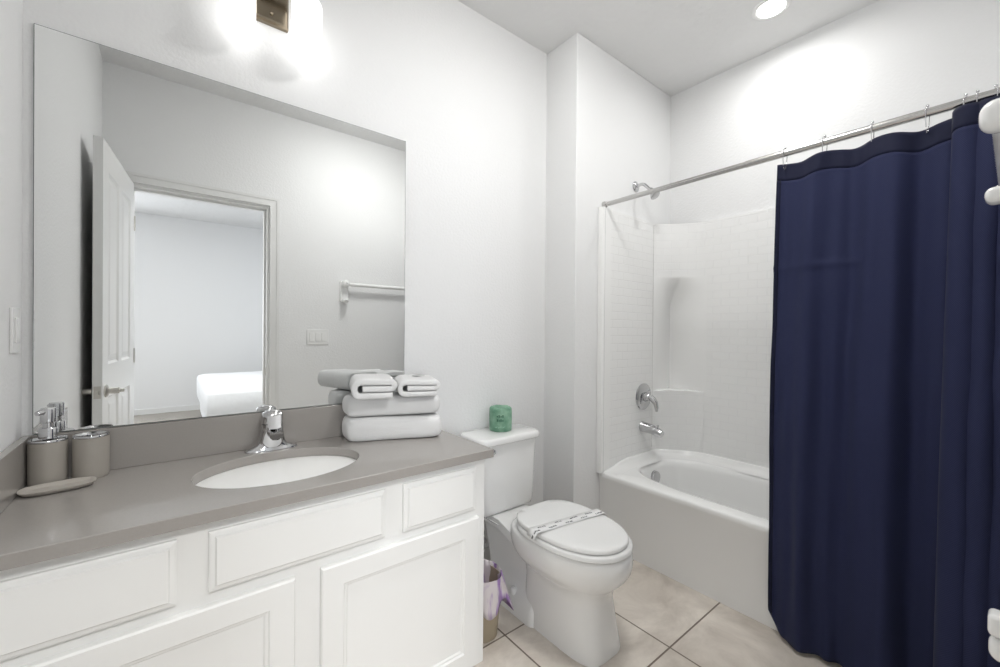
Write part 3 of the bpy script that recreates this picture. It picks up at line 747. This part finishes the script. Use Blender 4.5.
# ------------------------------------------------------------------ curtain rod, hooks, curtain
XR=2.262; ZROD=1.938
cr_=thing('curtain_rod','chrome shower curtain rod spanning the tub alcove','curtain rod',(XR,-.99,ZROD))
b=nb(); tube(b,[(XR,-J-.004,ZROD),(XR,-1.0,ZROD)],.0125,20); tube(b,[(XR,-.98,ZROD),(XR,YF+.004,ZROD)],.0140,20); link('rod',b,STEEL,cr_,smooth=40)
for y,s in((-J,-1),(YF,1)):
    b=nb(); lathe(b,(XR,y,ZROD),[(.019,0),(.019,s*.010),(.015,s*.022)],24,'y'); link('end_cap',b,STEEL,cr_,smooth=40)
hooky=[-1.125,-1.255,-1.392,-1.528,-1.612,-1.636,-1.672,-1.695]
order=['first','second','third','fourth','fifth','sixth','seventh','eighth']
hook0=None
for i,y in enumerate(hooky):
    if hook0 is None:
        b=nb(); pts=[]
        for k in range(20): a=PI*1.15-PI*1.3*k/19; pts.append((.0195*math.cos(a),0,.0195*math.sin(a)))
        pts=[(-.012,0,-.05),(-.016,0,-.03)]+pts+[(.014,0,-.035),(.006,0,-.062),(-.004,0,-.066),(-.010,0,-.058)]
        tube(b,pts,.0014,8)
        hook0=link('curtain_hook',b,CHROME,None,(0,0,0),smooth=60); o=hook0
        bb_=nb(); lathe(bb_,(.0,0,.0225),[(.0,-.0045),(.0035,-.003),(.0045,0),(.0035,.003),(0,.0045)],12); h0b=link('bead',bb_,CHROME,hook0,smooth=60)
    else:
        o=hook0.copy(); COL.objects.link(o); c=h0b.copy(); COL.objects.link(c); c.parent=o
    o.location=(XR,y,ZROD); o.rotation_euler=(0,0,random.uniform(-.25,.25))
    tag(o,f'{order[i]} chrome curtain hook from the curtain edge nearest the shower head','curtain hook','shower curtain hooks')
# curtain: fabric parameter s in 0..1, height z
CZ1=1.893; CZ0=.018
def cpath(s,v):
    """s along the cloth, v: 0 top .. 1 bottom -> (x,y)"""
    xbase=XR-.004-(.075*min(1,v/.55)**.9)
    if s<.52:
        t=s/.52; xbase+=(.016+.058*v**.6)*math.exp(-((t-.84)/.07)**2)+(.008+.022*v**.6)*math.exp(-((t-.34)/.07)**2)-(.012+.020*v)*math.exp(-((t-.60)/.08)**2)-(.004+.012*v)*math.exp(-((t-.97)/.05)**2); y=-1.098-.497*t+ (.012*v*t)
        A=.016+.030*v
        x=xbase+A*math.sin(t*PI*4.2+.8)*(.6+.4*t)+.008*math.sin(t*17+2*v)+.0045*math.sin(t*41+1.3*v)*(.4+v)
        return x,y
    t=(s-.52)/.48
    x_start=xbase-(.004+.012*v)*math.exp(-.36)+(.016+.058*v**.6)*math.exp(-((1-.84)/.07)**2)+(.016+.030*v)*math.sin(PI*4.2+.8)+.008*math.sin(17+2*v)+.0045*math.sin(41+1.3*v)*(.4+v)
    A=(.020+.030*v)
    ph=t*2*PI*3.0
    y=-1.595+.012*v-.130*t+ (.020+.012*v)*math.sin(ph*1.0)*(1-t*.3)*(1 if True else 0)
    x=x_start-A*(1-math.cos(ph))*.9-.02*math.sin(t*PI)*v
    return x,y
def curtain_mesh(s0,s1,ns,v0,v1,nv,off=0,hem=False):
    b=nb(); uvl=b.loops.layers.uv.new('UVMap'); g=[]
    for j in range(nv+1):
        v=v0+(v1-v0)*j/nv; row=[]
        for i in range(ns+1):
            s=s0+(s1-s0)*i/ns; x,y=cpath(s,v)
            # top edge rises at the hooks and sags between
            ztop=CZ1+.006*math.cos((s/.52)*2*PI*3.1-.25) if s<.52 else CZ1+.006
            if s>=.52: ztop+=.018*min(1,(s-.52)/.06)
            zb=CZ0
            if s<.07: zb+=.075*(1-s/.07)**2.2
            z=ztop+(zb-ztop)*v
            # small puckers and creases
            z_=z; x+=.003*noise.noise(Vector((s*30,z*3,1.7)))*(1+2*v)+.004*noise.noise(Vector((s*9,z*6,5)))
            if s<.3: x-=.006*math.exp(-((z-1.47)/.012)**2)
            row.append(b.verts.new((x-off,y,z_)))
        g.append(row)
    for j in range(nv):
        for i in range(ns):
            fc=b.faces.new((g[j][i],g[j][i+1],g[j+1][i+1],g[j+1][i]))
            for lp,(ii,jj) in zip(fc.loops,((i,j),(i+1,j),(i+1,j+1),(i,j+1))):
                lp[uvl].uv=((s0+(s1-s0)*ii/ns)*1.6,(v0+(v1-v0)*jj/nv)*1.9)
    return b
cu=thing('shower_curtain','long navy blue shower curtain gathered toward the right of the tub','shower curtain',(XR,-1.42,CZ0))
hv=.036
def solid(o,t):
    m_=o.modifiers.new('thickness','SOLIDIFY'); m_.thickness=t; m_.offset=0
solid(link('cloth',curtain_mesh(0,1,260,hv,1,150),NAVY,cu,smooth=180),.0012)
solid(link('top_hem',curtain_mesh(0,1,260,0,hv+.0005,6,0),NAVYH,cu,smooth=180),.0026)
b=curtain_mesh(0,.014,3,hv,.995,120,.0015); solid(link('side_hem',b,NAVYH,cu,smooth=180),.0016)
# ------------------------------------------------------------------ toilet
TX=1.596
def egg(yb,yf,hw,z,n=56,e=2.25,fx=TX,back=.75):
    """egg outline: widest toward the middle, fuller at the back"""
    hw*=.965; yf=-.385+(yf+.385)*.972; cy=yb+(yf-yb)*.44; out=[]
    for i in range(n):
        t=2*PI*i/n; c,s=math.cos(t),math.sin(t)
        ly=(yf-cy) if s<0 else (yb-cy)
        ee=e if s<0 else e+back
        x=hw*abs(c)**(2/ee)*(1 if c>=0 else -1)
        y=cy+abs(s)**(2/ee)*ly
        out.append((fx+x,y,z))
    return out
to=thing('toilet','white two-piece toilet with closed lid between vanity and bathtub','toilet',(TX,-.42,0))
b=nb()
loft(b,[egg(yb,yf,hw,z,e=e) for z,yb,yf,hw,e in(
 (0,-.40,-.800,.118,4.2),(.012,-.40,-.800,.118,4.2),(.10,-.40,-.785,.112,3.8),(.19,-.40,-.775,.110,3.2),(.235,-.39,-.785,.118,2.8),
 (.262,-.37,-.815,.145,2.5),(.290,-.35,-.842,.168,2.3),(.320,-.335,-.860,.180,2.25),(.350,-.33,-.866,.185,2.2),(.377,-.33,-.863,.184,2.2),(.387,-.335,-.858,.180,2.2),(.391,-.345,-.848,.172,2.2))])
# trapway body and foot behind the pedestal
loft(b,[rrect(TX-hw,TX+hw,-.50,yb,z,.03,5) for z,hw,yb in((0,.128,-.10),(.010,.128,-.10),(.055,.122,-.11),(.095,.100,-.13),(.125,.086,-.15),(.20,.085,-.13),(.28,.090,-.11),(.315,.10,-.10),(.33,.11,-.06))])
# deck carrying the tank
loft(b,[[(TX+sx*wd,y,z) for sx,wd,y in((-1,.100,-.03),(-1,.106,-.25),(-1,.150,-.42),(-.6,.16,-.50),(.6,.16,-.50),(1,.150,-.42),(1,.106,-.25),(1,.100,-.03))] for z in(.310,.320,.346,.350)])
bw=link('bowl',b,CERAM,to,smooth=50)
for sx in(-1,1):
    b=nb(); lathe(b,(TX+sx*.104,-.36,.082),[(.017,-.01),(.017,.008),(.012,.016),(0,.018)],20); link('bolt_cap',b,PLAST,bw,smooth=50)
b=nb(); loft(b,[egg(-.385,-.862,.186,z,e=2.15,back=1.1) if k==0 else egg(-.388,-.856,.181,z,e=2.15,back=1.1) for z,k in((.393,1),(.397,0),(.409,0),(.414,1))])
link('seat',b,PLAST,to,smooth=50)
b=nb(); Ls=[egg(-.375+a*.0,-.846+a,.176-a*.8,z,e=2.15,back=1.1) for z,a in((.4165,.006),(.419,0),(.429,0),(.4335,.004),(.4355,.012))]
Ls+= [egg(-.375-a*.8,-.846+a*1.1,.176-a,z,e=2.15,back=1.1) for z,a in((.4375,.04),(.439,.08),(.440,.13))]
loft(b,Ls); link('lid',b,PLAST,to,smooth=50)
for sx in(-1,1):
    b=nb(); lathe(b,(TX+sx*.075,-.368,.400),[(.016,-.012),(.016,.012),(.010,.018),(0,.018)],20); link('seat_hinge',b,PLAST,to,smooth=50)
# tank
b=nb(); loft(b,[rrect(TX-hw,TX+hw,yf,-.028,z,rd,6) for z,hw,yf,rd in((.350,.150,-.190,.035),(.357,.158,-.205,.035),(.38,.163,-.213,.04),(.55,.169,-.219,.04),(.684,.174,-.222,.04))])
link('tank',b,CERAM,to,smooth=50)
b=nb(); loft(b,[rrect(TX-.190+i,TX+.190-i,-.238+i,-.020-i*.3,z,.050,8) for z,i in((.682,.008),(.686,.001),(.690,0),(.706,0),(.713,.005),(.716,.014))]); link('tank_lid',b,CERAM,to,smooth=50)
fl=nb(); lathe(fl,(TX-.118,-.220,.655),[(.013,0),(.013,-.010),(.009,-.014),(0,-.014)],20,'y')
tube(fl,[(TX-.118,-.232,.655),(TX-.135,-.240,.655),(TX-.165,-.242,.652)],[.006,.008,.010],12,flat=.5)
link('flush_handle',fl,CHROME,to,smooth=50)
# supply line
sv=thing('supply_valve','chrome water supply valve on the wall behind the toilet','valve',(1.497,0,.205))
b=nb(); lathe(b,(1.497,-.012,.205),[(.030,.012),(.030,-.004),(.010,-.008)],24,'y'); tube(b,[(1.497,-.01,.205),(1.497,-.115,.205)],.009); tube(b,[(1.497,-.095,.195),(1.497,-.095,.23)],.008); link('stop_body',b,CHROME,sv,smooth=40)
b=nb(); lathe(b,(1.497,-.118,.205),[(.008,0),(.017,-.004),(.017,-.014),(.010,-.018),(0,-.018)],18,'y'); link('knob',b,CHROME,sv,smooth=40)
b=nb(); tube(b,[(1.497,-.095,.225),(1.488,-.095,.26),(1.488,-.10,.30),(1.48,-.11,.352)],.005,10); link('hose',b,STEEL,sv,smooth=60)
# sanitary paper band over the lid
def band():
    b=nb(); uvl=b.loops.layers.uv.new('UVMap'); 
    P0=Vector((TX-.196,-.560,0)); P1=Vector((TX+.184,-.612,0)); W=.050; d=(P1-P0).normalized(); nrm=Vector((-d.y,d.x,0))
    N=48; rows=[]; Ltot=(P1-P0).length
    for i in range(N+1):
        t=i/N; p=P0.lerp(P1,t); r_=abs(t-.5)*2
        z=.4425+.001*math.sin(t*21)
        if r_>.93: z-=(r_-.93)*.33 if t<.5 else (r_-.93)*.30
        rows.append([b.verts.new((p.x+nrm.x*W*(q-.5),p.y+nrm.y*W*(q-.5),z)) for q in(0,.5,1)])
    for i in range(N):
        for k in range(2):
            fc=b.faces.new((rows[i][k],rows[i+1][k],rows[i+1][k+1],rows[i][k+1]))
            for lp,(ii,kk) in zip(fc.loops,((i,k),(i+1,k),(i+1,k+1),(i,k+1))): lp[uvl].uv=(ii/N*Ltot,kk*.0225)
    return b
bd=link('paper_band',band(),BAND,None,(TX,-.61,.45),smooth=60); solid(bd,.0006)
tag(bd,'white printed paper band laid across the closed toilet lid','paper band')
# wrapped paper roll
RX,RY,RZ=1.615,-.105,.7165
rp_=thing('wrapped_paper_roll','toilet paper roll wrapped in green printed paper on the tank lid','toilet paper',(RX,RY,RZ))
b=nb(); L=[]
for h,k in((0,.93),(.003,.99),(.02,1.0),(.05,1.0),(.09,1.0),(.106,.99),(.112,.95),(.116,.86),(.113,.6),(.108,.35),(.105,.12)):
    l=[]
    for i in range(56):
        a=2*PI*i/56; rr_=.056*k*(1+.03*noise.noise(Vector((math.cos(a)*2.2,math.sin(a)*2.2,h*22)))+ (.02 if abs(a-5.4)<.12 else 0))
        l.append((RX+rr_*math.cos(a),RY+rr_*math.sin(a),RZ+h+(.006*noise.noise(Vector((math.cos(a)*3,math.sin(a)*3,4))) if h>.1 else 0)))
    L.append(l)
loft(b,L); link('wrapping',b,WRAP,rp_,smooth=60)
b=nb()
def onroll(a,z,w_,h_,bm,r0=.0578):
    n=3; vs0=[];vs1=[]
    for i in range(n+1):
        aa=a+w_/r0*(i/n-.5); vs0.append(bm.verts.new((RX+r0*math.cos(aa),RY+r0*math.sin(aa),RZ+z-h_/2))); vs1.append(bm.verts.new((RX+r0*math.cos(aa),RY+r0*math.sin(aa),RZ+z+h_/2)))
    for i in range(n): bm.faces.new((vs0[i],vs0[i+1],vs1[i+1],vs1[i]))
A0=math.atan2(-1.717-RY,.317-RX)+.0
for row,zz in((0,.076),(1,.056)):
    for i in range(4):
        onroll(A0-.27+i*.16,zz,.0055,.010 if (i+row)%2 else .007,b)
        if (i+row)%2: onroll(A0-.27+i*.16,zz+.006,.008,.002,b)
link('dark_print',b,WRAPD,rp_)
b=nb()
for i in range(9): onroll(A0-.45+i*.10,.022+.002*(i%3),.0045,.003+.002*(i%2),b)
link('pale_print',b,WRAPL,rp_)
# ------------------------------------------------------------------ waste bin
BX,BY=1.302,-.385
wb=thing('waste_bin','tan plastic waste bin with purple-streaked liner beside the vanity','trash can',(BX,BY,0))
b=nb(); loft(b,[ell(BX,BY,z,.050+.018*z/.25-i,.065+.020*z/.25-i,44,2.6) for z,i in((0,.004),(.006,0),(.235,0),(.235,.003),(.02,.004))],True,True); link('bin_body',b,BIN,wb,smooth=50)
b=nb(); L=[]
N=72
def lin(k,i):
    a=2*PI*i/N; ruff=noise.noise(Vector((math.cos(a)*5,math.sin(a)*5,k*.8)))
    a0,b0=.070,.087
    drop=.10+.035*math.sin(a*3+1)+.05*max(0,math.cos((a-5.75)*1.0))**18*1.6
    if k==0: s,z=.78,.10
    elif k==1: s,z=.88,.17
    elif k==2: s,z=.94,.222
    elif k==3: s,z=.99,.248+.008*ruff
    elif k==4: s,z=1.04,.249+.008*ruff
    else:
        q=(k-4)/5; s=1.06+.05*q+.05*ruff*q+ (.03*math.sin(a*11)*q); z=.244-drop*q
    if k<3: s+=.05*ruff
    ex=1+.55*max(0,math.cos(a-5.75))**18*max(0,(k-4)/5)
    return (BX+a0*s*ex*math.cos(a),BY+b0*s*ex*math.sin(a),z)
loft(b,[[lin(k,i) for i in range(N)] for k in range(10)],True,False); lo=link('liner',b,LINER,wb,smooth=70); solid(lo,.0008)
# drop helper properties
for o in list(bpy.data.objects):
    if '_o' in o: del o['_o']
